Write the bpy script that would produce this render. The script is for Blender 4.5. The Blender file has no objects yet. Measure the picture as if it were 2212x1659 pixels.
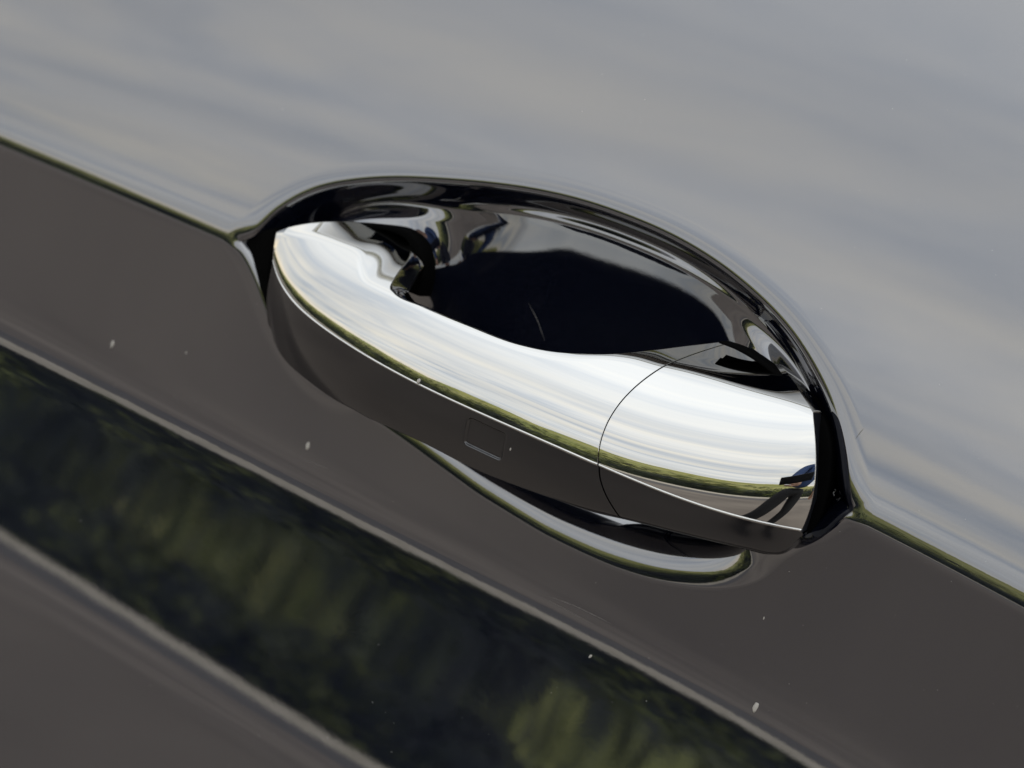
import bpy, bmesh, math, random
import numpy as np
from mathutils import Vector, Matrix

random.seed(4); rng = np.random.default_rng(4)
scene = bpy.context.scene
R = math.radians
MM = 0.001

# ------------------------------------------------------------------ camera
CAM = 0.5 * np.array([math.sin(R(25)) * math.cos(R(12)), -math.cos(R(25)) * math.cos(R(12)), math.sin(R(12))]) + np.array([0, -.01, .95])
FWD = np.array([0, -.01, .95]) - CAM; FWD /= np.linalg.norm(FWD)
_r0 = np.cross(FWD, [0, 0, 1]); _r0 /= np.linalg.norm(_r0); _u0 = np.cross(_r0, FWD)
ROLL = R(18.6)
RIGHT = _r0 * math.cos(ROLL) + _u0 * math.sin(ROLL)
UP = -_r0 * math.sin(ROLL) + _u0 * math.cos(ROLL)
LENS = 50.0
FPX = LENS / 36 * 2212
cd = bpy.data.cameras.new('camera'); cam = bpy.data.objects.new('camera', cd)
scene.collection.objects.link(cam); scene.camera = cam
M = Matrix(((RIGHT[0], UP[0], -FWD[0], CAM[0]), (RIGHT[1], UP[1], -FWD[1], CAM[1]), (RIGHT[2], UP[2], -FWD[2], CAM[2]), (0, 0, 0, 1)))
cam.matrix_world = M
cd.lens = LENS; cd.sensor_width = 36; cd.clip_start = 0.01; cd.clip_end = 2000
cd.dof.use_dof = True; cd.dof.focus_distance = 0.475; cd.dof.aperture_fstop = 9.0

# ------------------------------------------------------------------ world and sun
world = bpy.data.worlds.new('World'); scene.world = world; world.use_nodes = True
SUN_EL, SUN_AZ = R(30), R(18)      # direction towards the sun: (sin az, cos az) in x, y
nt = world.node_tree; nt.nodes.clear(); N = nt.nodes; L = nt.links
def wn(t, **k):
    n = N.new(t)
    for a, b in k.items(): setattr(n, a, b)
    return n
def wmath(op, a, b=None, c=None, clamp=False):
    n = wn('ShaderNodeMath', operation=op, use_clamp=clamp)
    for i, v in enumerate((a, b, c)):
        if v is None: continue
        if isinstance(v, (int, float)): n.inputs[i].default_value = v
        else: L.new(v, n.inputs[i])
    return n.outputs[0]
tc = wn('ShaderNodeTexCoord'); sep = wn('ShaderNodeSeparateXYZ'); L.new(tc.outputs['Generated'], sep.inputs[0])
zc = wmath('MAXIMUM', sep.outputs[2], 0.0)
den = wmath('ADD', zc, 0.16)
px_ = wmath('DIVIDE', sep.outputs[0], den); py_ = wmath('DIVIDE', sep.outputs[1], den)
cmb = wn('ShaderNodeCombineXYZ'); L.new(px_, cmb.inputs[0]); L.new(py_, cmb.inputs[1])
mp = wn('ShaderNodeMapping'); mp.inputs['Rotation'].default_value = (0, 0, R(9)); mp.inputs['Scale'].default_value = (0.6, 2.6, 1)
L.new(cmb.outputs[0], mp.inputs[0])
n1 = wn('ShaderNodeTexNoise'); n1.inputs['Scale'].default_value = 1.3; n1.inputs['Detail'].default_value = 9; n1.inputs['Roughness'].default_value = .62; n1.inputs['Distortion'].default_value = .5
L.new(mp.outputs[0], n1.inputs['Vector'])
n2 = wn('ShaderNodeTexNoise'); n2.inputs['Scale'].default_value = .55; n2.inputs['Detail'].default_value = 3
L.new(mp.outputs[0], n2.inputs['Vector'])
rmp = wn('ShaderNodeValToRGB'); L.new(n1.outputs['Fac'], rmp.inputs[0])
e = rmp.color_ramp.elements
e[0].position = .36; e[0].color = (.66, .72, .82, 1); e[1].position = .64; e[1].color = (1.12, 1.085, 1.01, 1)
k = rmp.color_ramp.elements.new(.5); k.color = (.92, .935, .955, 1)
# brightness of an overcast sky rises towards the zenith
sk = wmath('MULTIPLY_ADD', zc, 7.5, 13.0)
lf = wmath('MULTIPLY_ADD', n2.outputs['Fac'], .7, .65)
amp = wmath('MULTIPLY', sk, lf)
fade = wn('ShaderNodeMapRange'); fade.inputs['From Min'].default_value = .35; fade.inputs['From Max'].default_value = .85; fade.inputs['To Max'].default_value = .6; L.new(zc, fade.inputs[0])
fm = wn('ShaderNodeMix', data_type='RGBA'); L.new(fade.outputs[0], fm.inputs[0]); L.new(rmp.outputs[0], fm.inputs[6]); fm.inputs[7].default_value = (.875, .925, .995, 1)
vm = wn('ShaderNodeVectorMath', operation='SCALE'); L.new(fm.outputs[2], vm.inputs[0]); L.new(amp, vm.inputs['Scale'])
# warm light low over the horizon
hz = wn('ShaderNodeMapRange'); hz.inputs['From Min'].default_value = .025; hz.inputs['From Max'].default_value = .10
hz.inputs['To Min'].default_value = 1; hz.inputs['To Max'].default_value = 0; L.new(zc, hz.inputs[0])
mw = wn('ShaderNodeMix', data_type='RGBA'); L.new(hz.outputs[0], mw.inputs[0]); L.new(vm.outputs[0], mw.inputs[6]); mw.inputs[7].default_value = (19, 16.2, 12.3, 1)
sky = wn('ShaderNodeTexSky', sky_type='NISHITA', sun_disc=False, sun_elevation=SUN_EL, sun_rotation=SUN_AZ)
mx = wn('ShaderNodeMix', data_type='RGBA'); mx.inputs[0].default_value = .9
L.new(sky.outputs[0], mx.inputs[6]); L.new(mw.outputs[2], mx.inputs[7])
bg = wn('ShaderNodeBackground'); bg.inputs[1].default_value = 0.1; L.new(mx.outputs[2], bg.inputs[0])
wo = wn('ShaderNodeOutputWorld'); L.new(bg.outputs[0], wo.inputs[0])
sd = bpy.data.lights.new('sun', 'SUN'); sd.energy = 0.8; sd.angle = R(12); sd.color = (1, .93, .82)
so = bpy.data.objects.new('sun', sd); scene.collection.objects.link(so)
sdir = Vector((math.sin(SUN_AZ) * math.cos(SUN_EL), math.cos(SUN_AZ) * math.cos(SUN_EL), math.sin(SUN_EL)))
so.rotation_euler = (-sdir).to_track_quat('-Z', 'Y').to_euler()
vs = scene.view_settings; vs.view_transform = 'Standard'; vs.look = 'None'; vs.exposure = 0; vs.gamma = 1; vs.use_curve_mapping = False
scene.cycles.max_bounces = 12; scene.cycles.glossy_bounces = 10

# ------------------------------------------------------------------ materials
def mat(name, base, rough, ior=1.5, metal=0.0, bump=None, noise=None, coat=0):
    m = bpy.data.materials.new(name); m.use_nodes = True
    nt = m.node_tree; b = nt.nodes['Principled BSDF']
    b.inputs['Base Color'].default_value = (*base, 1); b.inputs['Roughness'].default_value = rough
    b.inputs['IOR'].default_value = ior; b.inputs['Metallic'].default_value = metal
    b.inputs['Coat Weight'].default_value = coat
    tcn = nt.nodes.new('ShaderNodeTexCoord')
    if bump:
        last = None
        for sc, st in bump:
            nz = nt.nodes.new('ShaderNodeTexNoise'); nz.inputs['Scale'].default_value = sc; nz.inputs['Detail'].default_value = 2
            nt.links.new(tcn.outputs['Object'], nz.inputs['Vector'])
            bp = nt.nodes.new('ShaderNodeBump'); bp.inputs['Strength'].default_value = 1; bp.inputs['Distance'].default_value = st
            nt.links.new(nz.outputs['Fac'], bp.inputs['Height'])
            if last: nt.links.new(last.outputs[0], bp.inputs['Normal'])
            last = bp
        nt.links.new(last.outputs[0], b.inputs['Normal'])
    if noise:
        sc, c2, lo, hi = noise
        nz = nt.nodes.new('ShaderNodeTexNoise'); nz.inputs['Scale'].default_value = sc; nz.inputs['Detail'].default_value = 6
        nt.links.new(tcn.outputs['Object'], nz.inputs['Vector'])
        rp = nt.nodes.new('ShaderNodeValToRGB'); nt.links.new(nz.outputs['Fac'], rp.inputs[0])
        rp.color_ramp.elements[0].position = lo; rp.color_ramp.elements[0].color = (*base, 1)
        rp.color_ramp.elements[1].position = hi; rp.color_ramp.elements[1].color = (*c2, 1)
        nt.links.new(rp.outputs[0], b.inputs['Base Color'])
    return m
PAINT = mat('dark_car_paint', (.0005, .0015, .006), .035, 2.7, bump=[(330, 3.2e-6), (40, 1.2e-5), (1900, .35e-6)], noise=(2200, (.012, .013, .022), .45, .75))
SHELL = mat('handle_shell_paint', (.006, .006, .007), .12, 1.8, bump=[(900, .8e-6)])
CHROME = mat('chrome', (.52, .515, .49), .02, metal=1)
GAP_BLACK = mat('gap_black', (.0015, .0015, .0015), .8, 1.1)
BACK = mat('black_plastic', (.008, .009, .012), .3, 1.5)
ASPHALT = mat('asphalt', (.125, .104, .089), .9, noise=(.8, (.22, .186, .156), .32, .68))
GUTTER = mat('worn_asphalt', (.085, .08, .082), .9, noise=(2.0, (.12, .11, .105), .3, .7))
VERGE = mat('pale_gravel', (.50, .45, .38), .95, noise=(5.0, (.36, .32, .25), .35, .7))
GRASS = mat('verge_grass', (.05, .065, .018), .95, noise=(2.0, (.11, .11, .04), .3, .7))
HILL = mat('hill', (.18, .20, .04), .95, noise=(.05, (.34, .31, .10), .35, .65))
LEAF = mat('leaf', (.004, .007, .006), .7, noise=(.7, (.14, .165, .035), .42, .62))
CORE = mat('bush_core', (.008, .012, .010), .95, noise=(6, (.02, .028, .012), .4, .7))
CLOTHB = mat('blue_cloth', (.03, .06, .16), .9)
EYE = mat('eye', (.25, .24, .23), .2)
CLOTHD = mat('black_cloth', (.008, .009, .012), .9)
SKIN = mat('skin', (.45, .27, .19), .6)
GLASS = mat('tinted_glass', (.006, .008, .008), .01, 1.5)
SCRATCH = mat('scratch', (.16, .15, .14), .7)
DIRT = mat('dried_dirt', (.42, .40, .36), .8)

# ------------------------------------------------------------------ helpers
def unproj(p, o):
    """pixel (2212 wide frame) -> x, z in mm on the plane standing o mm out from the door"""
    p = np.asarray(p, float); o = np.asarray(o, float)
    d = FWD + RIGHT * ((p[..., 0:1] - 1106) / FPX) + UP * ((829.5 - p[..., 1:2]) / FPX)
    s = (-o * MM - CAM[1]) / d[..., 1]
    P = CAM + d * s[..., None]
    return P[..., 0] * 1000, P[..., 2] * 1000 - 950       # z measured from the handle height 0.95 m
def onto(p, H, it=14):
    o = np.zeros(len(p))
    for _ in range(it):
        x, z = unproj(p, o); o = .5 * o + .5 * H(x, z)
    x, z = unproj(p, o)
    return x, z
def spline(xk, yk):
    """natural cubic spline through keys"""
    xk = np.asarray(xk, float); yk = np.asarray(yk, float); n = len(xk); h = np.diff(xk)
    A = np.zeros((n, n)); b = np.zeros(n); A[0, 0] = A[-1, -1] = 1
    for i in range(1, n - 1):
        A[i, i - 1] = h[i - 1]; A[i, i] = 2 * (h[i - 1] + h[i]); A[i, i + 1] = h[i]
        b[i] = 6 * ((yk[i + 1] - yk[i]) / h[i] - (yk[i] - yk[i - 1]) / h[i - 1])
    m = np.linalg.solve(A, b)
    def f(x):
        x = np.asarray(x, float); i = np.clip(np.searchsorted(xk, x) - 1, 0, n - 2)
        xc = np.clip(x, xk[0], xk[-1]); t0 = xc - xk[i]; t1 = xk[i + 1] - xc; hh = h[i]
        y = (m[i] * t1 ** 3 + m[i + 1] * t0 ** 3) / (6 * hh) + (yk[i] / hh - m[i] * hh / 6) * t1 + (yk[i + 1] / hh - m[i + 1] * hh / 6) * t0
        s0 = (yk[1] - yk[0]) / h[0] - h[0] * (2 * m[0] + m[1]) / 6; s1 = (yk[-1] - yk[-2]) / h[-1] + h[-1] * (2 * m[-1] + m[-2]) / 6
        return y + np.where(x < xk[0], (x - xk[0]) * s0, 0) + np.where(x > xk[-1], (x - xk[-1]) * s1, 0)
    return f
def catmull(P, n):
    """dense curve through 2-D points, centripetal-ish, n samples by arc length"""
    P = np.asarray(P, float); d = np.r_[0, np.cumsum(np.sqrt(np.hypot(*np.diff(P, axis=0).T)))]
    fx, fy = pchip(d, P[:, 0]), pchip(d, P[:, 1])
    t = np.linspace(0, d[-1], 4000); q = np.c_[fx(t), fy(t)]
    s = np.r_[0, np.cumsum(np.hypot(*np.diff(q, axis=0).T))]
    u = np.linspace(0, s[-1], n)
    return np.c_[np.interp(u, s, q[:, 0]), np.interp(u, s, q[:, 1])]
def pchip(xk, yk):
    xk = np.asarray(xk, float); yk = np.asarray(yk, float); n = len(xk)
    m = np.gradient(yk, xk)
    def f(x):
        x = np.asarray(x, float); i = np.clip(np.searchsorted(xk, x) - 1, 0, n - 2); h = xk[i + 1] - xk[i]; t = (x - xk[i]) / h
        return (2 * t**3 - 3 * t**2 + 1) * yk[i] + (t**3 - 2 * t**2 + t) * h * m[i] + (-2 * t**3 + 3 * t**2) * yk[i + 1] + (t**3 - t**2) * h * m[i + 1]
    return f
def smoothstep(a, b, x):
    t = np.clip((x - a) / (b - a), 0, 1); return t * t * (3 - 2 * t)
def mesh_obj(name, V, F, material, parent=None, smooth=True, normals=None):
    me = bpy.data.meshes.new(name)
    V = np.asarray(V, np.float32); F = np.asarray(F, np.int32)
    me.vertices.add(len(V)); me.vertices.foreach_set('co', V.ravel())
    k = F.shape[1]
    me.loops.add(F.size); me.loops.foreach_set('vertex_index', F.ravel())
    me.polygons.add(len(F)); me.polygons.foreach_set('loop_start', np.arange(0, F.size, k, dtype=np.int32))
    me.update(calc_edges=True); me.validate()
    me.polygons.foreach_set('use_smooth', np.full(len(me.polygons), smooth))
    if normals is not None: me.normals_split_custom_set_from_vertices(np.asarray(normals, np.float32).tolist())
    me.materials.append(material)
    o = bpy.data.objects.new(name, me); scene.collection.objects.link(o)
    if parent is not None: o.parent = parent
    return o
def grid_faces(nu, nv, off=0):
    i, j = np.meshgrid(np.arange(nu - 1), np.arange(nv - 1), indexing='ij'); a = i * nv + j + off
    return np.stack([a, a + nv, a + nv + 1, a + 1], -1).reshape(-1, 4)
def W(x, o, z):      # mm door coordinates -> world metres
    return np.stack([x * MM, -o * MM, .95 + z * MM], -1)
def tag(o, label=None, cat=None, group=None, kind=None):
    if label: o['label'] = label
    if cat: o['category'] = cat
    if group: o['group'] = group
    if kind: o['kind'] = kind
    return o

# ------------------------------------------------------------------ body side: long profile of the door skin
# crease line (upper shoulder) as a function of x, mm
zcr = spline([-700, -276, -138, 0, 122, 182, 700], [-8, 3.1, 5.0, 5.8, 5.2, 1.0, -60])
_T = [-600, -280, -230, -188, -181, -175.5, -171.5, -168.5, -165, -152, -126, -100, -91, -88, -85.5, -82.5, -79, -74, -66, -40, -6, -3.4, -2.6, -1.8, -.9, 0, .9, 2.0, 3.5, 9, 20, 45, 90, 150, 260, 600]
_E = [-60, -46, -36, -31, -26, -17, -10, -8.6, -7.3, -4.0, -.5, -2.2, -5.4, -6.5, -7.5, -8.7, -11.5, -22, -27, -29, -30, -26, -12, -7, -3.5, -.5, 3, 5.5, 9, 15, 21, 28, 37, 48, 58, 65]
tt = np.arange(-600, 600, .05); ee = np.interp(tt, _T, _E)
def gs(a, s):
    k = np.exp(-.5 * (np.arange(-int(4 * s / .05), int(4 * s / .05) + 1) * .05 / s) ** 2); k /= k.sum()
    return np.convolve(np.pad(a, len(k) // 2, mode='edge'), k, 'valid')
wf = smoothstep(12, 22, np.abs(tt)); ee = gs(ee, .35) * (1 - wf) + gs(ee, 2.2) * wf
dn = np.degrees(np.arctan((104 - (tt + 5)) / 450))
al = np.radians((ee + dn) / 2)
SS = -np.cumsum(np.tan(al)) * .05; SS -= SS[np.argmin(np.abs(tt))]
def base(x, z):
    return np.interp(z - zcr(x), tt, SS) - 6e-5 * x * x * .5

# ------------------------------------------------------------------ outline of the recess (pixel traces laid onto the skin)
UPPER = [(517, 522), (536, 516), (556, 499), (580, 472), (615, 446), (680, 415), (760, 399), (850, 393), (950, 397), (1050, 405), (1150, 419), (1250, 442), (1350, 476), (1450, 520),
         (1550, 581), (1640, 656), (1700, 722), (1750, 800), (1787, 880), (1805, 950), (1814, 1020), (1820, 1065), (1829, 1097)]
LOWER = [(517, 522), (532, 548), (552, 590), (575, 650), (605, 715), (655, 790), (730, 856), (819, 915), (883, 960), (927, 993), (975, 1028), (1028, 1067), (1067, 1091),
         (1120, 1123), (1173, 1155), (1226, 1181), (1279, 1206), (1331, 1228), (1420, 1256), (1509, 1270), (1568, 1271), (1628, 1259), (1666, 1238), (1686, 1213), (1706, 1200),
         (1747, 1179), (1785, 1140), (1808, 1110), (1829, 1097)]
NU = 760
def lay(P):
    q = catmull(P, NU); x, z = onto(q, base); return np.c_[x, z]
CU, CL = lay(UPPER), lay(LOWER)
CL[0] = CU[0]; CL[-1] = CU[-1]
def sm(C, s):      # smooth a curve, keep the ends
    k = np.exp(-.5 * (np.arange(-4 * s, 4 * s + 1) / s) ** 2); k /= k.sum(); o = C.copy()
    for c in (0, 1):
        a = C[:, c]; lin = np.linspace(a[0], a[-1], len(a)); o[:, c] = np.convolve(np.pad(a - lin, 4 * s, mode='reflect', reflect_type='odd'), k, 'valid') + lin
    return o
CU, CL = sm(CU, 9), sm(CL, 9)
LOOP = np.vstack([CU, CL[-2:0:-1]])
def sdf(x, z):
    """signed distance to the outline (negative inside) and its gradient"""
    sh = x.shape; m_ = (x > LOOP[:, 0].min() - 16) & (x < LOOP[:, 0].max() + 16) & (z > LOOP[:, 1].min() - 16) & (z < LOOP[:, 1].max() + 16)
    if not m_.all():
        d = np.full(sh, 30.0); g = np.zeros(sh + (2,)); g[..., 1] = 1
        if m_.any(): d[m_], g[m_] = sdf(x[m_], z[m_])
        return d, g
    P = np.c_[x.ravel(), z.ravel()]; A = LOOP[::2]; B = np.roll(A, -1, 0); AB = B - A; L2 = (AB ** 2).sum(1)
    D = np.empty(len(P)); G = np.empty((len(P), 2))
    for s in range(0, len(P), 20000):
        p = P[s:s + 20000]
        w = p[:, None, :] - A[None]
        t = np.clip((w * AB[None]).sum(-1) / L2, 0, 1)
        v = w - t[..., None] * AB[None]; q = (v ** 2).sum(-1); i = q.argmin(1)
        vv = v[np.arange(len(p)), i]; d = np.sqrt(q[np.arange(len(p)), i])
        az, bz = A[None, :, 1], B[None, :, 1]
        c = ((az > p[:, 1:2]) != (bz > p[:, 1:2]))
        xi = A[None, :, 0] + (p[:, 1:2] - az) / np.where(bz == az, 1, bz - az) * AB[None, :, 0]
        ins = ((c & (p[:, 0:1] < xi)).sum(1) % 2) == 1
        sg = np.where(ins, -1, 1); D[s:s + 20000] = d * sg
        G[s:s + 20000] = vv / np.maximum(d, 1e-9)[:, None] * sg[:, None]
    return D.reshape(sh), G.reshape(sh + (2,))
def prof(dk, bk):
    d = np.arange(-60, 14, .02); b = gs2(np.interp(d, dk, bk), 15)
    s = np.tan(np.radians(b)); Lx = np.cumsum(s[::-1])[::-1] * .02
    return d, Lx, s
def gs2(a, s):
    k = np.exp(-.5 * (np.arange(-4 * s, 4 * s + 1) / s) ** 2); k /= k.sum(); return np.convolve(np.pad(a, len(k) // 2, mode='edge'), k, 'valid')
PU = prof([-30, -20, -12, -9, -7, -6, -4.8, -1.5, 0, .6, 1.4, 3, 5.5, 9], [0, 0, 1, 4, 12, 34, 64, 67, 62, 40, 20, 9, 4, 0])
PL = prof([-42, -36, -30, -24, -20, -17, -14, -12, -10, -8, -5.5, -4.5, -3, -1.2, -.3, .2, 1.2], [0, 15, 36, 50, 57, 50, 38, 26, 23, 20.5, 17.5, 14.2, 12.6, 11, 9.6, 3, 0])
tot = PU[1][np.searchsorted(PU[0], -40)]; totl = PL[1][np.searchsorted(PL[0], -40)]
def wlow(x, z):     # 0 above the handle's long axis, 1 below
    return smoothstep(-9, 9, -(z - (-6 + .02 * x))) * smoothstep(-95, -62, x)
def R_theta():
    c = np.array([-8., 0.]); a = np.arctan2(LOOP[:, 1] - c[1], LOOP[:, 0] - c[0]); r = np.hypot(LOOP[:, 0] - c[0], LOOP[:, 1] - c[1])
    i = np.argsort(a); a, r = a[i], r[i]; g = np.linspace(-np.pi, np.pi, 721)
    rr = np.interp(g, a, r, period=2 * np.pi); k = np.exp(-.5 * (np.arange(-60, 61) / 18) ** 2); k /= k.sum()
    rr = np.convolve(np.r_[rr[-61:-1], rr, rr[1:61]], k, 'valid')
    return c, g, rr
RC, RG, RR = R_theta()
def deep(x, z):
    a = np.arctan2(z - RC[1], x - RC[0]); r = np.hypot(x - RC[0], z - RC[1]) / np.interp(a, RG, RR)
    r = np.sqrt(r * r + .02)
    w_ = wlow(x, z); k_ = np.clip(1 - r ** 2, 0, 1)
    return 5.2 * k_ * (1 - w_) + 5.5 * k_ ** 2 * w_
def pads(x, z):
    g1 = np.exp(-((x + 92) / 27) ** 2 - ((z - 18) / 30) ** 2)
    g2 = np.exp(-((x - 96) / 32) ** 2 - ((z - 24 + .25 * (x - 92)) / 28) ** 2)
    return 1 - .74 * np.clip(g1, 0, 1) - .72 * np.clip(g2, 0, 1)
def skin(x, z, want_n=True):
    b = base(x, z); d, G = sdf(x, z); h = .03
    wl = wlow(x, z)
    lu = np.interp(d, PU[0], PU[1]); ll = np.interp(d, PL[0], PL[1]) * (tot / totl if False else 1)
    su = np.interp(d, PU[0], PU[2]); sl = np.interp(d, PL[0], PL[2])
    Lp = lu * (1 - wl) + ll * wl; sp = su * (1 - wl) + sl * wl
    ins = smoothstep(0, -14, d)
    def bmix(b_, d_, w_, z_, q_):
        k_ = smoothstep(-3, -9, d_) * (1 - w_) + smoothstep(-13, -30, d_) * w_
        k_ = k_ * smoothstep(.3, .95, q_)
        c_ = -8.0 * w_ + (-16.5 + 7.0 * (np.clip(z_, 0, 80) / 60) ** 1.7) * (1 - w_)
        return b_ * (1 - k_) + c_ * k_
    q = 1 + (pads(x, z) - 1) * ins
    o = bmix(b, d, wl, z, q) - Lp * (.1 + .9 * q) - deep(x, z) * q
    if not want_n: return o
    # numeric derivatives with the distance field moved along its gradient
    def at(dx, dz):
        xx, zz = x + dx, z + dz; dd = d + G[..., 0] * dx + G[..., 1] * dz; w2 = wlow(xx, zz)
        l2 = np.interp(dd, PU[0], PU[1]) * (1 - w2) + np.interp(dd, PL[0], PL[1]) * w2
        q2 = 1 + (pads(xx, zz) - 1) * smoothstep(0, -14, dd)
        return bmix(base(xx, zz), dd, w2, zz, q2) - l2 * (.1 + .9 * q2) - deep(xx, zz) * q2
    gx = (at(h, 0) - at(-h, 0)) / (2 * h); gz = (at(0, h) - at(0, -h)) / (2 * h)
    n = np.stack([-gx, -np.ones_like(gx), -gz], -1); n /= np.linalg.norm(n, axis=-1, keepdims=True)
    return o, n

# ------------------------------------------------------------------ the door
door = bpy.data.objects.new('car_door', None); scene.collection.objects.link(door); door.location = (0, 0, .95)
tag(door, 'glossy dark car door with a shoulder crease and a chrome handle in an oval recess', 'car door')
PI_ = Matrix.Translation((0, 0, -.95))
def part(name, V, F, m, parent=None, **k):
    o = mesh_obj(name, V, F, m, parent if parent is not None else door, **k)
    o.matrix_parent_inverse = PI_ if (parent is None or parent is door) else Matrix.Identity(4)
    return o
# boundary curves run: far left along the crease, round the outline, far right along the crease
def dens(a, b, n, p):      # spacing that is fine near a
    return a + (b - a) * np.linspace(0, 1, n) ** p
xl = dens(CU[0, 0], -900, 150, 1.7)[:0:-1]; xr = dens(CU[-1, 0], 800, 150, 1.7)[1:]
def rim(C): return np.vstack([np.c_[xl, zcr(xl) + (CU[0, 1] - zcr(CU[0, 0])) * np.exp((xl - CU[0, 0]) / 8)], C, np.c_[xr, zcr(xr) + (CU[-1, 1] - zcr(CU[-1, 0])) * np.exp(-(xr - CU[-1, 0]) / 8)]])
def fan(C, zend, n):
    n0 = len(C); v = np.linspace(0, 1, n); v = .012 * v + (v ** 3.2) * .988
    xe = np.sort(C[:, 0]); xe = .85 * xe + .15 * np.linspace(xe[0], xe[-1], n0)
    w = smoothstep(.0, .25, v)
    X = C[:, 0:1] * (1 - w) + xe[:, None] * w
    Z = C[:, 1:2] * (1 - v) + (zend + 0 * C[:, 1:2]) * v
    return X, Z
V, F, Nn = [], [], []; off = 0
for C, ze in ((rim(CU), 205), (rim(CL), -560)):
    X, Z = fan(C, ze, 300)
    o, n = skin(X, Z)
    f = grid_faces(*X.shape, off); f = f[:, ::-1] if ze > 0 else f
    V.append(W(X, o, Z).reshape(-1, 3)); Nn.append(n.reshape(-1, 3)); F.append(f); off += X.size
part('door_panel', np.vstack(V), np.vstack(F)[:, ::-1], PAINT, normals=np.vstack(Nn))
# recess bowl: between upper and lower outline
v = np.linspace(0, 1, 330); v = .5 - .5 * np.cos(np.pi * v); v = .35 * np.linspace(0, 1, 330) + .65 * v
X = CU[:, 0:1] * (1 - v) + CL[:, 0:1] * v; Z = CU[:, 1:2] * (1 - v) + CL[:, 1:2] * v
o, n = skin(X, Z)
part('handle_recess', W(X, o, Z).reshape(-1, 3), grid_faces(*X.shape)[:, ::-1], PAINT, normals=n.reshape(-1, 3))
# window above the door skin (out of frame, mirrored by the handle)
xs = np.linspace(-880, 780, 60)
def band(name, pts, m):
    P = np.stack([np.stack([xs, o_b + base(xs, 0 * xs + 200) , 0 * xs + z_b], -1) for o_b, z_b in pts], 1)
    return part(name, W(P[..., 0], P[..., 1], P[..., 2]).reshape(-1, 3), grid_faces(60, len(pts))[:, ::-1], m)
band('belt_moulding', [(-2, 200), (3, 206), (3, 218), (-6, 224)], CHROME)
band('side_window', [(-6, 222), (-70, 340), (-150, 470), (-240, 590)], GLASS)
band('roof_rail', [(-238, 588), (-236, 600), (-270, 640), (-340, 668), (-480, 690), (-700, 700)], PAINT)
BOWL = lambda x, z: skin(x, z, False)

# ------------------------------------------------------------------ handle surfaces
# trim line (lower edge of the chrome): distance out of the door along the handle
oT = spline([-115, -108, -100, -90, -75, -55, -30, 0, 30, 55, 80, 95, 102, 107, 111, 115, 122], [8.5, 12.0, 15.4, 19.0, 23.3, 27.6, 30.6, 31.6, 30.2, 27.3, 22.9, 19.4, 17.4, 15.6, 13.8, 11.6, 7.2])
KT = [(590, 560), (597, 590), (620, 630), (650, 662), (690, 698), (730, 727), (765, 749), (790, 765), (815, 780), (850, 800), (880, 815), (905, 826), (1000, 872), (1100, 916), (1200, 960), (1240, 978), (1262, 988), (1280, 996), (1291, 1001),
      (1345, 1023), (1400, 1045), (1500, 1082), (1600, 1114), (1670, 1131), (1715, 1139), (1732, 1141)]
K1 = [(594, 535), (601, 506), (640, 505), (690, 512), (735, 526), (770, 539), (784, 548), (782, 580), (790, 603), (812, 618), (840, 632), (870, 646), (960, 690), (1060, 730), (1160, 762), (1235, 772), (1310, 770), (1370, 776), (1405, 789),
      (1470, 800), (1537, 818), (1600, 838), (1650, 853), (1700, 868), (1730, 880), (1750, 893)]
K0 = [(600, 515), (622, 496), (660, 486), (715, 484), (780, 486), (840, 496), (883, 520), (893, 560), (889, 599), (862, 612), (846, 624), None, None, None, None, None, (1331, 763), (1440, 743), (1525, 729),
      (1575, 750), (1617, 775), (1665, 806), (1705, 838), (1735, 868), (1752, 888), (1758, 898)]
KB = [(577, 635), (576, 665), (583, 710), (597, 748), (618, 780), (645, 805), (680, 832), (705, 850), (730, 866), (765, 885), (795, 902), (822, 914), (915, 956), (1030, 1014), (1150, 1060), (1205, 1077), (1250, 1090), (1300, 1103), (1335, 1112),
      (1385, 1124), (1440, 1138), (1530, 1160), (1610, 1178), (1665, 1190), (1700, 1186), (1728, 1160)]
SEAM = 18; NK = len(KT)
kt = np.array(KT, float); o_ = np.full(NK, 20.)
for _ in range(30):
    x, z = unproj(kt, o_); o_ = .5 * o_ + .5 * oT(x)
xT, zT = unproj(kt, o_)
pz = np.polyfit(xT, zT, 7); ZT = lambda x: np.polyval(pz, np.clip(x, xT[0] - 1, xT[-1] + 1))
eT = pchip([-130, -100, -50, 0, 40, 55, 75, 97, 108, 118, 130], [2, 0, -3, -3.4, -5, -8, -16, -27, -34, -40, -46])
K1X = [-124, -120.6, -109.7, -98.0, -87.1, -79.5, -76, -72, -68, -61, -53.3, -46.5, -27.0, -7.4, 10.4, 21.9, 31.7, 40.3, 46.2, 55.8, 66.4, 76.6, 84.4, 92.3, 97.2, 100.9, 112, 125]
K1Z = [13, 14.6, 17.9, 20.6, 21.8, 22.3, 21.6, 17.8, 15.1, 14.5, 14.4, 14.5, 14.1, 14.7, 16.2, 18.9, 22.9, 25.2, 25.6, 27.2, 28.4, 29.1, 29.8, 30.5, 30.6, 30.4, 30, 29.5]
_gx = np.arange(-140, 140, .1); _gz = pchip(K1X, K1Z)(np.clip(_gx, -124, 125)); _k = np.exp(-.5 * (np.arange(-90, 91) * .1 / 2.3) ** 2); _k /= _k.sum()
_gz = np.convolve(np.pad(_gz, 90, mode='edge'), _k, 'valid')
Z1 = lambda x: np.interp(x, _gx, _gz)
_gl, _gw = np.polynomial.legendre.leggauss(6)
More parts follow.
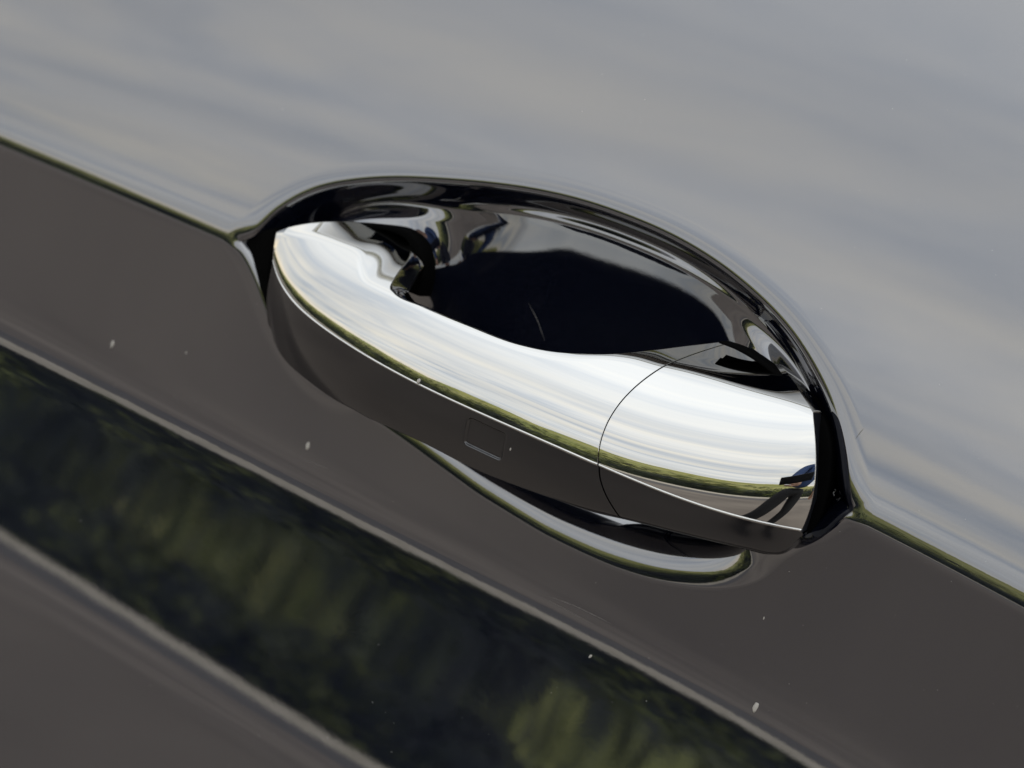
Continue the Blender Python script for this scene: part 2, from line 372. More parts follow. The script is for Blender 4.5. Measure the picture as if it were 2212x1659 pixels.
def chromeH(x, z):
    """how far the chrome face stands out: it leans back ever more as it rises from the trim line, then turns over at the ridge"""
    x = np.asarray(x, float); ze = z - ZT(x); a0 = (eT(x) + 12.5) / 2; r1 = Z1(x) - ZT(x)
    B = 20 + 2 * np.exp(-((x + 68) / 14) ** 2) - 2 * smoothstep(0, 60, x)
    tot_ = 0
    for lo, hi in ((-60, -2.0), (-2.0, 2.0), (2.0, 60)):
        a = np.clip(r1 + lo, 0, None) if lo > -50 else 0 * ze
        s0 = np.minimum(a, np.maximum(ze, 0)); s1 = np.minimum(np.maximum(r1 + hi, 0), np.maximum(ze, 0))
        if lo < -50: s1 = np.where(ze < 0, ze, s1)
        s_ = (s0 + s1)[..., None] / 2 + ((s1 - s0) / 2)[..., None] * _gl
        k_ = s_ - r1[..., None]
        a_ = a0[..., None] + 1.42 * s_ + B[..., None] * smoothstep(-2.0, 2.0, k_) - .5 * np.maximum(k_, 0)
        tot_ = tot_ + (np.tan(np.radians(np.clip(a_, -70, 80))) * _gw).sum(-1) * (s1 - s0) / 2
    return oT(x) - tot_
def shellH(x, z):
    ze = ZT(x) - z; a0 = 8.0 + 0 * x; kk = .95
    f = lambda a: -np.log(np.maximum(np.cos(np.radians(np.clip(a, -80, 80))), .05))
    return oT(x) - .35 - (f(a0 + kk * ze) - f(a0)) / np.radians(kk)
def normals_of(P, flip=1):
    du = np.gradient(P, axis=0); dv = np.gradient(P, axis=1); n = np.cross(du, dv) * flip
    return n / np.maximum(np.linalg.norm(n, axis=-1, keepdims=True), 1e-12)
def hnorm(H, x, z, h=.05):
    gx = (H(x + h, z) - H(x - h, z)) / (2 * h); gz = (H(x, z + h) - H(x, z - h)) / (2 * h)
    n = np.stack([-gx, -np.ones_like(gx), -gz], -1); return n / np.linalg.norm(n, axis=-1, keepdims=True)
# rear edge of the chrome, where it meets the gap strips or rolls over the back of the grip
k1x = np.array([-118.5, -112.5, -101.5, -90.7, -78.3, -67.2, -58.2, -52, -46, -38.2, -31.5, -26.3, -7.2, 11.8, 27, 33.5, 40, 48.5, 58, 66.5, 74, 82.5, 90.2, 96.4, 100, 101.7])
_zx = [-124, -118.5, -111, -103, -93, -84, -76, -70, -65.5, -61.5, -58, -55, -52, -38, -18, 3, 15, 24, 34, 42, 50, 58, 66.5, 74, 82.5, 90.2, 96.4, 100, 102, 110]
_zz = [11, 15.5, 20.8, 25.3, 29, 30.6, 30.2, 29, 27, 24, 19.4, 15.8, 14.8, 14.6, 15, 16, 18.1, 20.8, 24.6, 28.8, 33.4, 37.6, 38.8, 38.4, 37.1, 35.2, 33, 31.6, 30.6, 27]
k1z = pchip(_zx, _zz)(k1x)
kbx, kbz = onto(np.array(KB, float), shellH, 60)
HID = np.array([1. if k is None else 0. for k in K0]); HID[15] = 1
k0 = np.array([K1[i] if k is None else k for i, k in enumerate(K0)], float)
O0 = np.array([-1.0] * NK)
O0[:11] = [0, -5, -9, -11, -11, -11, -11.5, -11.5, -8, -2, 4]; O0[16:] = [8, -2, -9, -11, -11, -11, -10, -8, -5, -3]
k0x, k0z = unproj(k0, O0)
KU = np.arange(NK, dtype=float)
S = {n: pchip(KU, a) for n, a in dict(tx=xT, x1=k1x, z1=k1z, bx=kbx, bz=kbz, x0=k0x, z0=k0z, o0=O0, hid=HID).items()}
BOW = pchip([0, 4, 8, 12, 15, 16.5, SEAM, 19.5, 22, 24, 25], [0, 0, 0, 0, 2.5, 5.5, 7.0, 5.0, .8, -2.4, -4.0])
BOWB = pchip([0, 15, 17, SEAM, 19.5, 22, 25], [0, 0, 1.3, 1.8, .8, 0, -.6])
def smu(k_, u, w=.45):
    off_ = np.linspace(-1, 1, 21) * 2.2 * w; g_ = np.exp(-.5 * (off_ / w) ** 2); g_ /= g_.sum(); e_ = smoothstep(0, 1, u) * smoothstep(KU[-1], KU[-1] - 1, u)
    return sum(gg * S[k_](np.clip(u + oo * e_, 0, KU[-1])) for gg, oo in zip(g_, off_))
def build_piece(ua, ub, nu, name_root, parent, back_name):
    u = np.linspace(ua, ub, nu)
    tx = S['tx'](u); tz = ZT(tx); x1 = smu('x1', u); z1 = pchip(_zx, _zz)(x1); bx, bz = S['bx'](u), S['bz'](u)
    bow = BOW(u); bowb = BOWB(u)
    # chrome face
    nv = 130; v = np.linspace(0, 1, nv); v = .5 * v + .5 * v ** 2; v = np.linspace(0, 1, nv)
    X = tx[:, None] * (1 - v) + x1[:, None] * v - 4 * bow[:, None] * v * (1 - v); Z = tz[:, None] * (1 - v) + z1[:, None] * v
    P = np.stack([X, chromeH(X, Z), Z], -1)
    Nc = hnorm(chromeH, X, Z)
    # roll back to the foot / rear edge
    P1 = P[:, -1]; t1 = P[:, -1] - P[:, -2]; t1 /= np.linalg.norm(t1, axis=1, keepdims=True)
    ft = (1 - smoothstep(6, 9.5, u) + smoothstep(14, 17, u))[:, None]
    P0 = P1 + np.array([[0, -8.0, -1.0]]) + ft * np.array([[0, -6.0, 0]]); Ln = np.linalg.norm(P0 - P1, axis=1, keepdims=True)
    t0 = np.array([[0, -1., -.3]]) / 1.044
    w = np.linspace(0, 1, 34)[None, 1:, None]
    h00, h10, h01, h11 = 2*w**3-3*w**2+1, w**3-2*w**2+w, -2*w**3+3*w**2, w**3-w**2
    Q = h00 * P1[:, None] + h10 * (t1 * Ln * .35)[:, None] + h01 * P0[:, None] + h11 * (t0 * Ln * .9)[:, None]
    # little bright edge below the trim line
    d = np.array([[1.25, -1.0], [1.15, .12], [.5, .42], [.42, .10], [.22, -.10], [.08, -.02]])     # down, out
    E = []
    sg = (np.stack([bx, bz], -1) - np.stack([tx, tz], -1)); sg /= np.linalg.norm(sg, axis=1, keepdims=True)
    tp = .25 + .75 * smoothstep(-.5, 3, u)
    for dd, do in d: E.append(np.stack([tx + sg[:, 0] * dd * tp, oT(tx) + do * tp, tz + sg[:, 1] * dd * tp], -1))
    E = np.stack(E, 1)
    A = np.concatenate([P, Q], 1)
    nrm = normals_of(A[..., [0, 2, 1]] * [1, 1, -1])       # in world axes x, y=-o, z
    Aw = W(A[..., 0], A[..., 1], A[..., 2]); nrm = normals_of(Aw)
    s = np.sign((nrm[:, :nv] * Nc).sum()); nrm = nrm * s
    bl = smoothstep(0, 5, np.arange(nv)[::-1])[None, :, None]
    nrm[:, :nv] = Nc * bl + nrm[:, :nv] * (1 - bl)
    nrm /= np.linalg.norm(nrm, axis=-1, keepdims=True)
    Ew = W(E[..., 0], E[..., 1], E[..., 2])
    # end caps: skirt going in at the two ends
    VV = [Aw.reshape(-1, 3)]; FF = [grid_faces(nu, A.shape[1])]; NN = [nrm.reshape(-1, 3)]
    # edge bead as facetted-smooth strip
    Eall = np.concatenate([Ew, Aw[:, :1]], 1); ne = normals_of(Eall); ne *= np.sign((ne[:, -1] * Nc[:, 0]).sum())
    off = len(VV[0]); VV.append(Eall.reshape(-1, 3)); FF.append(grid_faces(nu, Eall.shape[1], off)); NN.append(ne.reshape(-1, 3))
    for row in (0, nu - 1):
        edge = Aw[row]; dr = -1 if row == 0 else 1; dirv = Aw[row] - Aw[row + (1 if row == 0 else -1)]; dirv /= np.linalg.norm(dirv, axis=1, keepdims=True) + 1e-12
        nn = nrm[row]; st, sn = [], []
        for a_, b_, t_ in ((0, 0, 0), (.12, .03, 25), (.24, .12, 50), (.30, .26, 75), (.32, 1.8, 88)):
            st.append(edge + dirv * a_ * MM - nn * b_ * MM); sn.append(nn * math.cos(R(t_)) + dirv * math.sin(R(t_)))
        st = np.stack(st, 0); sn = np.stack(sn, 0); off = sum(map(len, VV)); VV.append(st.reshape(-1, 3)); FF.append(grid_faces(5, len(edge), off)); NN.append(sn.reshape(-1, 3))
    # painted shell
    nb = 80; v = np.linspace(0, 1, nb)
    sx, sz = tx + sg[:, 0] * 1.1, tz + sg[:, 1] * 1.1
    X = sx[:, None] * (1 - v) + bx[:, None] * v - 4 * bowb[:, None] * v * (1 - v); Z = sz[:, None] * (1 - v) + bz[:, None] * v
    H = shellH(X, Z)
    PB = np.stack([X, H, Z], -1)
    endin = PB[:, -1] + np.stack([0 * u, -np.minimum(12, PB[:, -1, 1] * .55 + 2) * (1 - ft[:, 0]) - (PB[:, -1, 1] + 16) * ft[:, 0], 3.5 + 1.5 * ft[:, 0]], -1)
    P1b = PB[:, -1]; t1 = PB[:, -1] - PB[:, -2]; t1 /= np.linalg.norm(t1, axis=1, keepdims=True); Lb = np.linalg.norm(endin - P1b, axis=1, keepdims=True)
    w = np.linspace(0, 1, 26)[None, 1:, None]; h00, h10, h01, h11 = 2*w**3-3*w**2+1, w**3-2*w**2+w, -2*w**3+3*w**2, w**3-w**2
    QB = h00 * P1b[:, None] + h10 * (t1 * Lb * .5)[:, None] + h01 * endin[:, None] + h11 * (np.array([0, -.4, 1.]) * Lb * .6)[:, None]
    AB = np.concatenate([PB, QB], 1)
    return dict(u=u, A=Aw, V=np.vstack(VV), F=np.vstack(FF), N=np.vstack(NN), shell=AB, rear_top=Q[:, -1], rear_bot=endin, Nc=Nc)
def handle_piece(ua, ub, nu, parent_name, chrome_name, sensor=False):
    d = build_piece(ua, ub, nu, None, None, None)
    SB = d['shell'].copy()
    if sensor:
        # touch pad pocket pressed into the shell: rounded rectangle
        cx, cz = SX, SZ; ca, sa = math.cos(SA), math.sin(SA)
        X, Z = SB[..., 0], SB[..., 2]
        lx, lz = (X - cx) * ca + (Z - cz) * sa, -(X - cx) * sa + (Z - cz) * ca
        qx, qz = np.abs(lx) - 6.2, np.abs(lz) - 3.6
        sd_ = np.hypot(np.maximum(qx, 0), np.maximum(qz, 0)) + np.minimum(np.maximum(qx, qz), 0) - 1.6
        SB[..., 1] -= 1.2 * smoothstep(.15, -.6, sd_)
    # close the rear: from the shell's rear edge to the chrome's rear edge
    w = np.linspace(0, 1, 10)[None, 1:-1, None]
    RB = d['rear_bot'][:, None] * (1 - w) + d['rear_top'][:, None] * w; RB[..., 1] -= 2.5 * np.sin(np.pi * w[..., 0])
    back = np.concatenate([d['rear_bot'][:, None], RB, d['rear_top'][:, None]], 1)
    sw = W(SB[..., 0], SB[..., 1], SB[..., 2]); bw = W(back[..., 0], back[..., 1], back[..., 2])
    # end walls
    V = [sw.reshape(-1, 3)]; F = [grid_faces(*sw.shape[:2])]; mi = [np.zeros(len(F[0]), int)]
    off = len(V[0]); V.append(bw.reshape(-1, 3)); f = grid_faces(bw.shape[0], bw.shape[1], off); F.append(f)
    off += bw.shape[0] * bw.shape[1]
    o = part(parent_name, np.vstack(V), np.vstack(F), SHELL)
    me = o.data; me.materials.append(BACK)
    # end walls: fan between chrome edge and shell edge
    bm = bmesh.new(); bm.from_mesh(me); bm.faces.ensure_lookup_table()
    nf = len(F[0])
    for i, fc in enumerate(bm.faces):
        fc.material_index = 0 if i < nf else 1
    for row in (0, nu - 1):
        ring = list(sw[row][:79]) + list(sw[row][79:]) + list(bw[row][1:]) + list(d['A'][row][::-1])
        ring = [Vector(p) + Vector((.0006 if row == 0 else -.0006, 0.0015, 0)) for p in ring[::3]]
        c = sum(ring, Vector()) / len(ring); vc = bm.verts.new(c); vs_ = [bm.verts.new(p) for p in ring]
        for i in range(len(vs_)):
            fc = bm.faces.new((vc, vs_[i], vs_[(i + 1) % len(vs_)])); fc.material_index = 1; fc.smooth = False
    bm.to_mesh(me); bm.free()
    ch = mesh_obj(chrome_name, d['V'], d['F'], CHROME, o, normals=d['N'])
    return o, ch, d
sx_, sz_ = onto(np.array([(1046, 948), (1000, 925), (1092, 968)], float), shellH, 60)
SX, SZ = sx_[0], sz_[0]; SA = math.atan2(sz_[2] - sz_[1], sx_[2] - sx_[1])
grip, grip_ch, gd = handle_piece(0, SEAM - .045, 900, 'pull_handle', 'chrome_cover', True)
cap, cap_ch, cdat = handle_piece(SEAM + .05, NK - 1, 420, 'lock_cover', 'chrome_cover')
grip['label'] = 'pull grip with a polished chrome upper face and a dark painted lower shell'
cap['label'] = 'separate end cover beyond the thin curved seam'
# touch pad floor
g = np.linspace(-1, 1, 30); GX, GZ = np.meshgrid(g, g, indexing='ij')
kx = np.sqrt(np.maximum(1 - GZ ** 8 * .12, 0)); kz = np.sqrt(np.maximum(1 - GX ** 8 * .2, 0))
lx, lz = GX * 6.9 * kx, GZ * 4.3 * kz
x = SX + lx * math.cos(SA) - lz * math.sin(SA); z = SZ + lx * math.sin(SA) + lz * math.cos(SA)
o = shellH(x, z) - 1.15
part('touch_pad', W(x, o, z).reshape(-1, 3), grid_faces(30, 30), SHELL, grip)

# ------------------------------------------------------------------ black strips added for the dark gap round both feet of the handle
def gap_strip(inner, outer, oi, oo):
    n = 120; I = catmull(inner, n); O = catmull(outer, n); oi = np.interp(np.linspace(0, 1, n), np.linspace(0, 1, len(oi)), oi); oo = oi - .3
    ix, iz = unproj(I, oi); ox, oz = unproj(O, oo)
    # rounded section from inner to outer
    rows = []
    for a, dz_ in ((0, -5), (0, -.3), (.15, 0), (.5, .06), (.85, 0), (1, -.3), (1, -9)):
        rows.append(np.stack([ix * (1 - a) + ox * a, (oi * (1 - a) + oo * a) + dz_ + 0 * ix, iz * (1 - a) + oz * a], -1))
    P = np.stack(rows, 1); part('dark_gap_strip', W(P[..., 0], P[..., 1], P[..., 2]).reshape(-1, 3), grid_faces(n, len(rows)), GAP_BLACK)
gap_strip([(680, 488), (740, 490), (800, 492), (850, 502), (880, 520), (890, 550), (890, 590), (870, 625)],
     [(690, 482), (750, 480), (810, 482), (865, 492), (900, 520), (913, 558), (914, 600), (905, 640)], [-6, -8.5, -9.5, -11, -14], 0)
gap_strip([(1552, 741), (1592, 757), (1651, 794), (1704, 842), (1745, 890), (1757, 940), (1752, 1010), (1738, 1080), (1722, 1140), (1700, 1165), (1660, 1180), (1600, 1165)],
     [(1556, 737), (1597, 751), (1658, 787), (1716, 832), (1768, 885), (1792, 945), (1793, 1020), (1780, 1085), (1758, 1140), (1722, 1178), (1670, 1198), (1600, 1185)], [-12.5, -11.5, -9, -5, -3, -3, -3], 0)
# dark filler between the left tip of the handle and the door skin
gap_strip([(600, 492), (592, 520), (586, 560), (580, 600), (578, 640), (582, 680)], [(556, 500), (530, 520), (528, 545), (545, 585), (560, 622), (576, 665)], [-4, -2.5, -2.5], 0)

# ------------------------------------------------------------------ dried specks and scratches on the paint
def speck(px, py, r_, label, H=None, lift=0, seed=0, tall=1.4):
    H = H or base; x, z = onto(np.array([(px, py)], float), H, 60); x, z = x[0], z[0]
    bm = bmesh.new(); bmesh.ops.create_icosphere(bm, subdivisions=2, radius=1); rs = random.Random(seed)
    for v_ in bm.verts:
        k_ = 1 + rs.uniform(-.22, .22); v_.co = Vector((v_.co.x * r_ * .7 * k_, v_.co.y * .25 * k_ * r_, v_.co.z * r_ * tall * k_ + (.35 * r_ * math.sin(v_.co.x * 2)))) * MM
    me = bpy.data.meshes.new('dirt_speck'); bm.to_mesh(me); bm.free(); me.materials.append(DIRT)
    for p_ in me.polygons: p_.use_smooth = True
    o_ = bpy.data.objects.new('dirt_speck', me); scene.collection.objects.link(o_)
    o_.location = (x * MM, -(float(H(np.array([x]), np.array([z]))[0]) + lift) * MM, .95 + z * MM); o_.rotation_euler = (0, R(-12), 0)
    tag(o_, label, 'dirt speck', 'dirt specks on the car door'); return o_
speck(243, 743, 1.25, 'pale teardrop speck on the dark door left of the handle', seed=1)
speck(665, 963, 1.35, 'white speck on the dark door below the left end of the handle', seed=2, tall=1.1)
speck(1632, 1528, 1.3, 'faint round speck low on the door near the bottom edge of the photo', seed=3)
speck(402, 762, .4, 'tiny pale fleck on the door between the two speck drops at left', seed=4)
speck(905, 824, 1.0, 'white speck clinging to the lower edge of the chrome handle', H=lambda x, z: shellH(x, z), lift=.4, seed=5, tall=.9)
speck(1103, 970, .4, 'tiny fleck just right of the touch pad outline', H=lambda x, z: shellH(x, z), lift=.05, seed=6)
speck(1650, 1335, .4, 'tiny pale fleck on the door below the right end of the handle', seed=7)
speck(1275, 1418, .9, 'small crusty speck on the door by the pale mirrored stripe', seed=8, tall=.7)
# fine dust grains too small to pick apart
cen = np.c_[rng.uniform(0, 2212, 260), rng.uniform(0, 1659, 260)]; x, z = onto(cen, base, 40); d_, _ = sdf(x, z); k = d_ > 3; x, z = x[k], z[k]
oc = np.array([[1, 0, 0], [-1, 0, 0], [0, 1, 0], [0, -1, 0], [0, 0, 1], [0, 0, -1]], float) * [1, .4, 1]; of = np.array([[0, 2, 4], [2, 1, 4], [1, 3, 4], [3, 0, 4], [2, 0, 5], [1, 2, 5], [3, 1, 5], [0, 3, 5]])
c = np.stack([x, base(x, z), z], -1); r_ = rng.uniform(.04, .13, len(c)) * (1 + (rng.random(len(c)) > .93) * 1.2)
P = c[:, None] + oc[None] * r_[:, None, None] * rng.uniform(.6, 1.3, (len(c), 6, 1))
tag(part('dust', W(P[..., 0], P[..., 1], P[..., 2]).reshape(-1, 3), (of[None] + 6 * np.arange(len(c))[:, None, None]).reshape(-1, 3), DIRT), kind='stuff')
def scratch(p, H, w=.16, lift=.03):
    c = catmull(p, 30); x, z = onto(c, H, 60); o = H(x, z) + lift
    t = np.gradient(np.c_[x, z], axis=0); t /= np.linalg.norm(t, axis=1, keepdims=True); ww = w * np.sin(np.linspace(.15, 2.99, 30)) * rng.uniform(.5, 1, 30)
    P = np.stack([np.stack([x - t[:, 1] * ww, o, z + t[:, 0] * ww], -1), np.stack([x, o + .02, z], -1), np.stack([x + t[:, 1] * ww, o, z - t[:, 0] * ww], -1)], 1)
    part('scratch', W(P[..., 0], P[..., 1], P[..., 2]).reshape(-1, 3), grid_faces(30, 3), SCRATCH)
scratch([(1185, 1288), (1235, 1306), (1290, 1332), (1322, 1348)], base)
scratch([(1172, 1290), (1225, 1318), (1280, 1348)], base, .1)
scratch([(655, 992), (690, 1005), (712, 1014)], base, .09)
scratch([(1848, 948), (1857, 936), (1866, 925)], base, .2)
scratch([(1142, 655), (1160, 690), (1176, 735)], BOWL, .14)

# ------------------------------------------------------------------ the place the door mirrors: road, verge, bushes, hills
def plane_grid(name, x0, x1, y0, y1, z, m, nx=2, ny=2, kind='structure'):
    x = np.linspace(x0, x1, nx); y = np.linspace(y0, y1, ny); X, Y = np.meshgrid(x, y, indexing='ij')
    o = mesh_obj(name, np.stack([X, Y, np.full_like(X, z)], -1).reshape(-1, 3), grid_faces(nx, ny), m); tag(o, kind=kind); return o
plane_grid('ground', -900, 900, -900, 900, -.03, GRASS)
plane_grid('road', -300, 300, -6.1, 3.5, 0, ASPHALT)
plane_grid('gutter', -60, 60, -6.05, -4.9, .004, GUTTER)
# pale gravel shoulder with a slightly wavering edge
x = np.linspace(-60, 60, 600); yw = -6.1 + .05 * np.sin(x * 1.7) + .03 * rng.normal(size=600)
P = np.stack([np.stack([x, yw + .12, 0 * x + .006], -1), np.stack([x, yw - .35, 0 * x + .05], -1), np.stack([x, yw - .75 + .06 * rng.normal(size=600), 0 * x + .03], -1)], 1)
tag(mesh_obj('verge', P.reshape(-1, 3), grid_faces(600, 3), VERGE), kind='structure')
# bushes: many leaf faces spread on uneven clumps
nl = 90000
cl = []; x = -70.
while x < 45:
    for r_ in range(3):
        h = rng.uniform(.55, 1.15) + .25 * r_; cl.append((x + rng.normal() * .3, -7.6 - r_ * 1.0 + rng.normal() * .2, h, rng.uniform(.5, .95)))
    x += rng.uniform(.6, 1.0)
cl = np.array(cl); i = rng.integers(0, len(cl), nl); c = cl[i]
d = rng.normal(size=(nl, 3)); d /= np.linalg.norm(d, axis=1, keepdims=True); rr = rng.uniform(.55, 1.05, nl)
pos = np.stack([c[:, 0] + d[:, 0] * c[:, 3] * rr, c[:, 1] + d[:, 1] * c[:, 3] * rr, np.abs(c[:, 2] * .55 + d[:, 2] * c[:, 2] * .6 * rr)], 1)
a = rng.normal(size=(nl, 3)); a /= np.linalg.norm(a, axis=1, keepdims=True); b = np.cross(a, rng.normal(size=(nl, 3))); b /= np.linalg.norm(b, axis=1, keepdims=True)
sz = rng.uniform(.035, .085, (nl, 1))
Vq = np.stack([pos - a * sz, pos - b * sz * .6, pos + a * sz, pos + b * sz * .6], 1).reshape(-1, 3)
tag(mesh_obj('roadside_bushes', Vq, np.arange(nl * 4).reshape(-1, 4), LEAF, smooth=False), 'low green bushes in a dense row along the far side of the road', 'bushes', kind='stuff')
xb = np.arange(-70, 45, .25); pf = np.linspace(0, math.pi, 9)  # added solid core, its near-black colour stands for shade between the leaves
hb = .62 + .16 * np.sin(xb * 1.3) + .12 * np.sin(xb * 3.1 + 1) + .07 * rng.normal(size=len(xb)); wb = 1.25 + .15 * np.sin(xb * 2.2) + .08 * rng.normal(size=len(xb))
P = np.stack([np.stack([xb + .05 * rng.normal(size=len(xb)), -8.75 + wb * math.cos(q), hb * math.sin(q) ** .6 + .04 * rng.normal(size=len(xb)) * (0 < q < 3)], -1) for q in pf], 1)
tag(mesh_obj('bush_shade_core', P.reshape(-1, 3), grid_faces(len(xb), 9), CORE), 'dark core added for the shade inside the roadside bushes', 'bushes', kind='stuff')
# hill ridges
for nm, dist, hh, seed in (('hill', 90, 6.6, 1), ('hill', 210, 17.5, 2)):
    r2 = np.random.default_rng(seed); x = np.linspace(-420, 420, 500); ph = r2.uniform(0, 6, 9)
    h = hh * (1 + sum(.16 / (k * .5 + 1) * np.sin(x * .009 * (k + 1) ** 1.35 + ph[k]) for k in range(9))) + .15 * r2.normal(size=500)
    rows = [np.stack([x, 0 * x - dist + 60 * (1 - q), h * math.sin(q * math.pi / 2) - .5 * (1 - q)], -1) for q in (0, .25, .5, .75, 1)] + [np.stack([x, 0 * x - dist - 60, 0 * x - 1], -1)]
    tag(mesh_obj('hill', np.stack(rows, 1).reshape(-1, 3), grid_faces(500, 6), HILL), kind='structure')

# ------------------------------------------------------------------ person holding the phone (seen mirrored in the end cover)
def skinned(name, verts, edges, rad, m, parent=None, sub=2):
    me = bpy.data.meshes.new(name); me.from_pydata(verts, edges, []); o = bpy.data.objects.new(name, me); scene.collection.objects.link(o)
    md = o.modifiers.new('skin', 'SKIN'); 
    for i, r_ in enumerate(rad): 
        me.skin_vertices[0].data[i].radius = (r_, r_) if not isinstance(r_, tuple) else r_
        me.skin_vertices[0].data[i].use_root = (i == 0)
    md.use_smooth_shade = True
    ms = o.modifiers.new('sub', 'SUBSURF'); ms.levels = sub; ms.render_levels = sub
    me.materials.append(m)
    if parent: o.parent = parent
    return o
PX, PY = .62, -1.12
person = bpy.data.objects.new('person', None); scene.collection.objects.link(person); person.location = (PX, PY, 0); person.rotation_euler = (0, 0, R(0))
tag(person, 'person in a blue top, black trousers and dark cap stooping to photograph the door handle', 'person')
# local frame: +y towards the car
skinned('trousers', [(0, -.05, .93), (-.095, -.04, .89), (-.11, -.01, .70), (-.125, .03, .49), (-.135, .0, .30), (-.14, -.03, .09), (.095, -.04, .89), (.11, -.01, .70), (.125, .03, .49), (.13, .0, .30), (.135, -.03, .09), (0, -.03, 1.02)],
        [(0, 1), (1, 2), (2, 3), (3, 4), (4, 5), (0, 6), (6, 7), (7, 8), (8, 9), (9, 10), (0, 11)], [.12, .10, .088, .068, .064, .055, .10, .088, .068, .064, .055, .135], CLOTHD, person)
skinned('jacket', [(0, -.02, 1.0), (0, .02, 1.15), (0, .06, 1.30), (0, .10, 1.46), (-.10, .08, 1.43), (-.18, .08, 1.40), (-.24, .20, 1.18), (-.23, .42, 1.04), (.10, .08, 1.43), (.18, .08, 1.40), (.27, .05, 1.12), (.24, .16, .93)],
        [(0, 1), (1, 2), (2, 3), (3, 4), (4, 5), (5, 6), (6, 7), (3, 8), (8, 9), (9, 10), (10, 11)], [.145, .14, .15, .085, .075, .07, .052, .04, .075, .07, .052, .042], CLOTHB, person)
# head and neck: one continuous surface built from horizontal rings with chin, nose and brow
hk = np.array([(1.38, .070, .065, .065), (1.44, .058, .052, .060), (1.52, .056, .052, .062), (1.555, .058, .078, .070), (1.575, .062, .094, .080), (1.605, .067, .097, .090), (1.64, .072, .097, .097), (1.67, .075, .094, .101),
               (1.69, .076, .088, .102), (1.71, .077, .097, .101), (1.75, .073, .090, .097), (1.78, .055, .066, .075), (1.797, .030, .035, .042), (1.80, .003, .003, .003)])
hz_ = np.r_[np.linspace(1.38, 1.78, 60), 1.786, 1.791, 1.795, 1.798, 1.80]; th = np.linspace(0, 2 * math.pi, 49)[:-1]
wx, yf, yb = (np.interp(hz_, hk[:, 0], hk[:, q]) for q in (1, 2, 3))
cz, sz_h = np.cos(th), np.sin(th)
nose = .030 * np.exp(-((hz_[:, None] - 1.648) / .016) ** 2) * np.exp(-((th[None] - math.pi / 2) / .17) ** 2) + .014 * np.exp(-((hz_[:, None] - 1.675) / .018) ** 2) * np.exp(-((th[None] - math.pi / 2) / .13) ** 2)
lips = .006 * (np.exp(-((hz_[:, None] - 1.612) / .006) ** 2) + np.exp(-((hz_[:, None] - 1.597) / .006) ** 2)) * np.exp(-((th[None] - math.pi / 2) / .3) ** 2)
yo = .115 + .035 * smoothstep(1.40, 1.60, hz_)
P = np.stack([wx[:, None] * cz[None], yo[:, None] + np.where(sz_h > 0, yf[:, None] * sz_h, yb[:, None] * sz_h) + nose + lips, hz_[:, None] + 0 * th[None]], -1)
P = np.concatenate([P, P[:, :1]], 1)
mesh_obj('body', P.reshape(-1, 3), grid_faces(P.shape[0], P.shape[1])[:, ::-1], SKIN, person)
def blob(name, c, r_, m, cut=None):
    bm = bmesh.new(); bmesh.ops.create_uvsphere(bm, u_segments=24, v_segments=14, radius=1)
    if cut is not None: bmesh.ops.delete(bm, geom=[v_ for v_ in bm.verts if v_.co.z < cut], context='VERTS')
    for v_ in bm.verts: v_.co = Vector((c[0] + v_.co.x * r_[0], c[1] + v_.co.y * r_[1], c[2] + v_.co.z * r_[2]))
    me = bpy.data.meshes.new(name); bm.to_mesh(me); bm.free(); me.materials.append(m)
    for p_ in me.polygons: p_.use_smooth = True
    o_ = bpy.data.objects.new(name, me); scene.collection.objects.link(o_); o_.parent = person; return o_
for sx2 in (-1, 1):
    blob('eye', (sx2 * .031, .229, 1.69), (.013, .010, .008), EYE); blob('ear', (sx2 * .078, .145, 1.665), (.010, .020, .032), SKIN)
    blob('shoe', (sx2 * .138, .035, .045), (.048, .135, .055), CLOTHD, -.75)
blob('hair', (0, .128, 1.70), (.081, .098, .088), CLOTHD, -.55)
blob('cap', (0, .150, 1.722), (.088, .112, .092), CLOTHD, -.1); blob('cap_brim', (0, .262, 1.722), (.072, .075, .008), CLOTHD)
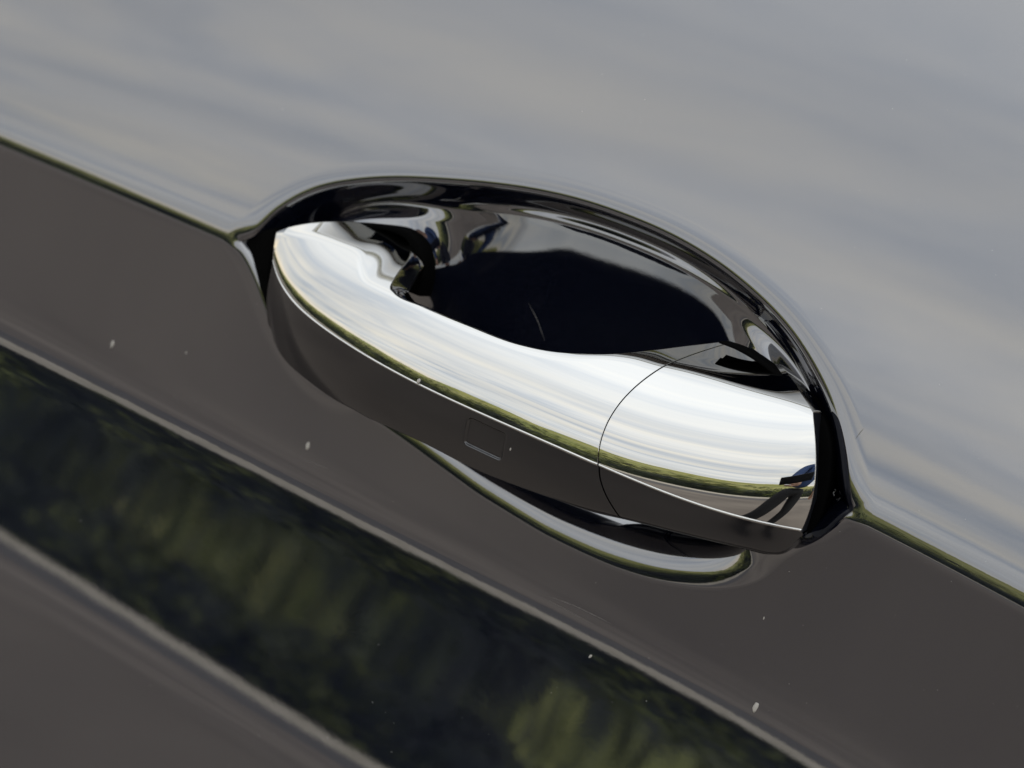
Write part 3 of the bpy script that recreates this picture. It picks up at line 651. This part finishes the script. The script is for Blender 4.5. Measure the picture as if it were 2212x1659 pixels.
# left hand hanging relaxed
lv = [(.246, .13, .99), (.235, .185, .885)]; le = [(0, 1)]; lr = [.028, .03]
for f_ in range(4):
    q = len(lv); oy = (f_ - 1.5) * .018; ln = (.06, .078, .082, .072)[f_]
    lv += [(.235, .19 + oy, .85), (.228, .20 + oy, .85 - ln * .5), (.215, .205 + oy, .85 - ln * .85)]; le += [(1, q), (q, q + 1), (q + 1, q + 2)]; lr += [.010, .009, .008]
q = len(lv); lv += [(.22, .225, .875), (.21, .245, .845)]; le += [(1, q), (q, q + 1)]; lr += [.012, .010]
skinned('hand', lv, le, lr, SKIN, person, 1)
# right hand reaching to the phone: palm, four fingers and a thumb
hx, hy, hz = -.29, .55, 1.03
vs3 = [(-.235, .36, 1.075), (-.26, .49, 1.03), (hx, hy, hz)]; es = [(0, 1), (1, 2)]; rd = [.034, .03, .03]
for f_ in range(4):
    q = len(vs3); oz = (f_ - 1.5) * .019; ln = (.062, .08, .085, .075)[f_]
    vs3 += [(hx - .03, hy + .025, hz + oz), (hx - .03 - ln * .5, hy + .05, hz + oz), (hx - .035 - ln * .8, hy + .04, hz + oz)]; es += [(2, q), (q, q + 1), (q + 1, q + 2)]; rd += [.010, .009, .008]
q = len(vs3); vs3 += [(hx - .01, hy - .01, hz + .04), (hx - .045, hy - .005, hz + .05)]; es += [(2, q), (q, q + 1)]; rd += [.012, .010]
skinned('hand', vs3, es, rd, SKIN, person, 1)
# phone just behind the lens
bm = bmesh.new(); bmesh.ops.create_cube(bm, size=1); bmesh.ops.scale(bm, vec=(.15, .072, .008), verts=bm.verts)
bmesh.ops.bevel(bm, geom=bm.edges[:], offset=.003, segments=3, profile=.5, affect='EDGES')
me = bpy.data.meshes.new('phone'); bm.to_mesh(me); bm.free(); me.materials.append(BACK)
ph = bpy.data.objects.new('phone', me); scene.collection.objects.link(ph)
pm = M.copy(); pm.translation = Vector(CAM - FWD * .012 + RIGHT * .05 + UP * -.02); ph.matrix_world = pm
tag(ph, 'black phone held up in both hands in front of the door', 'phone')
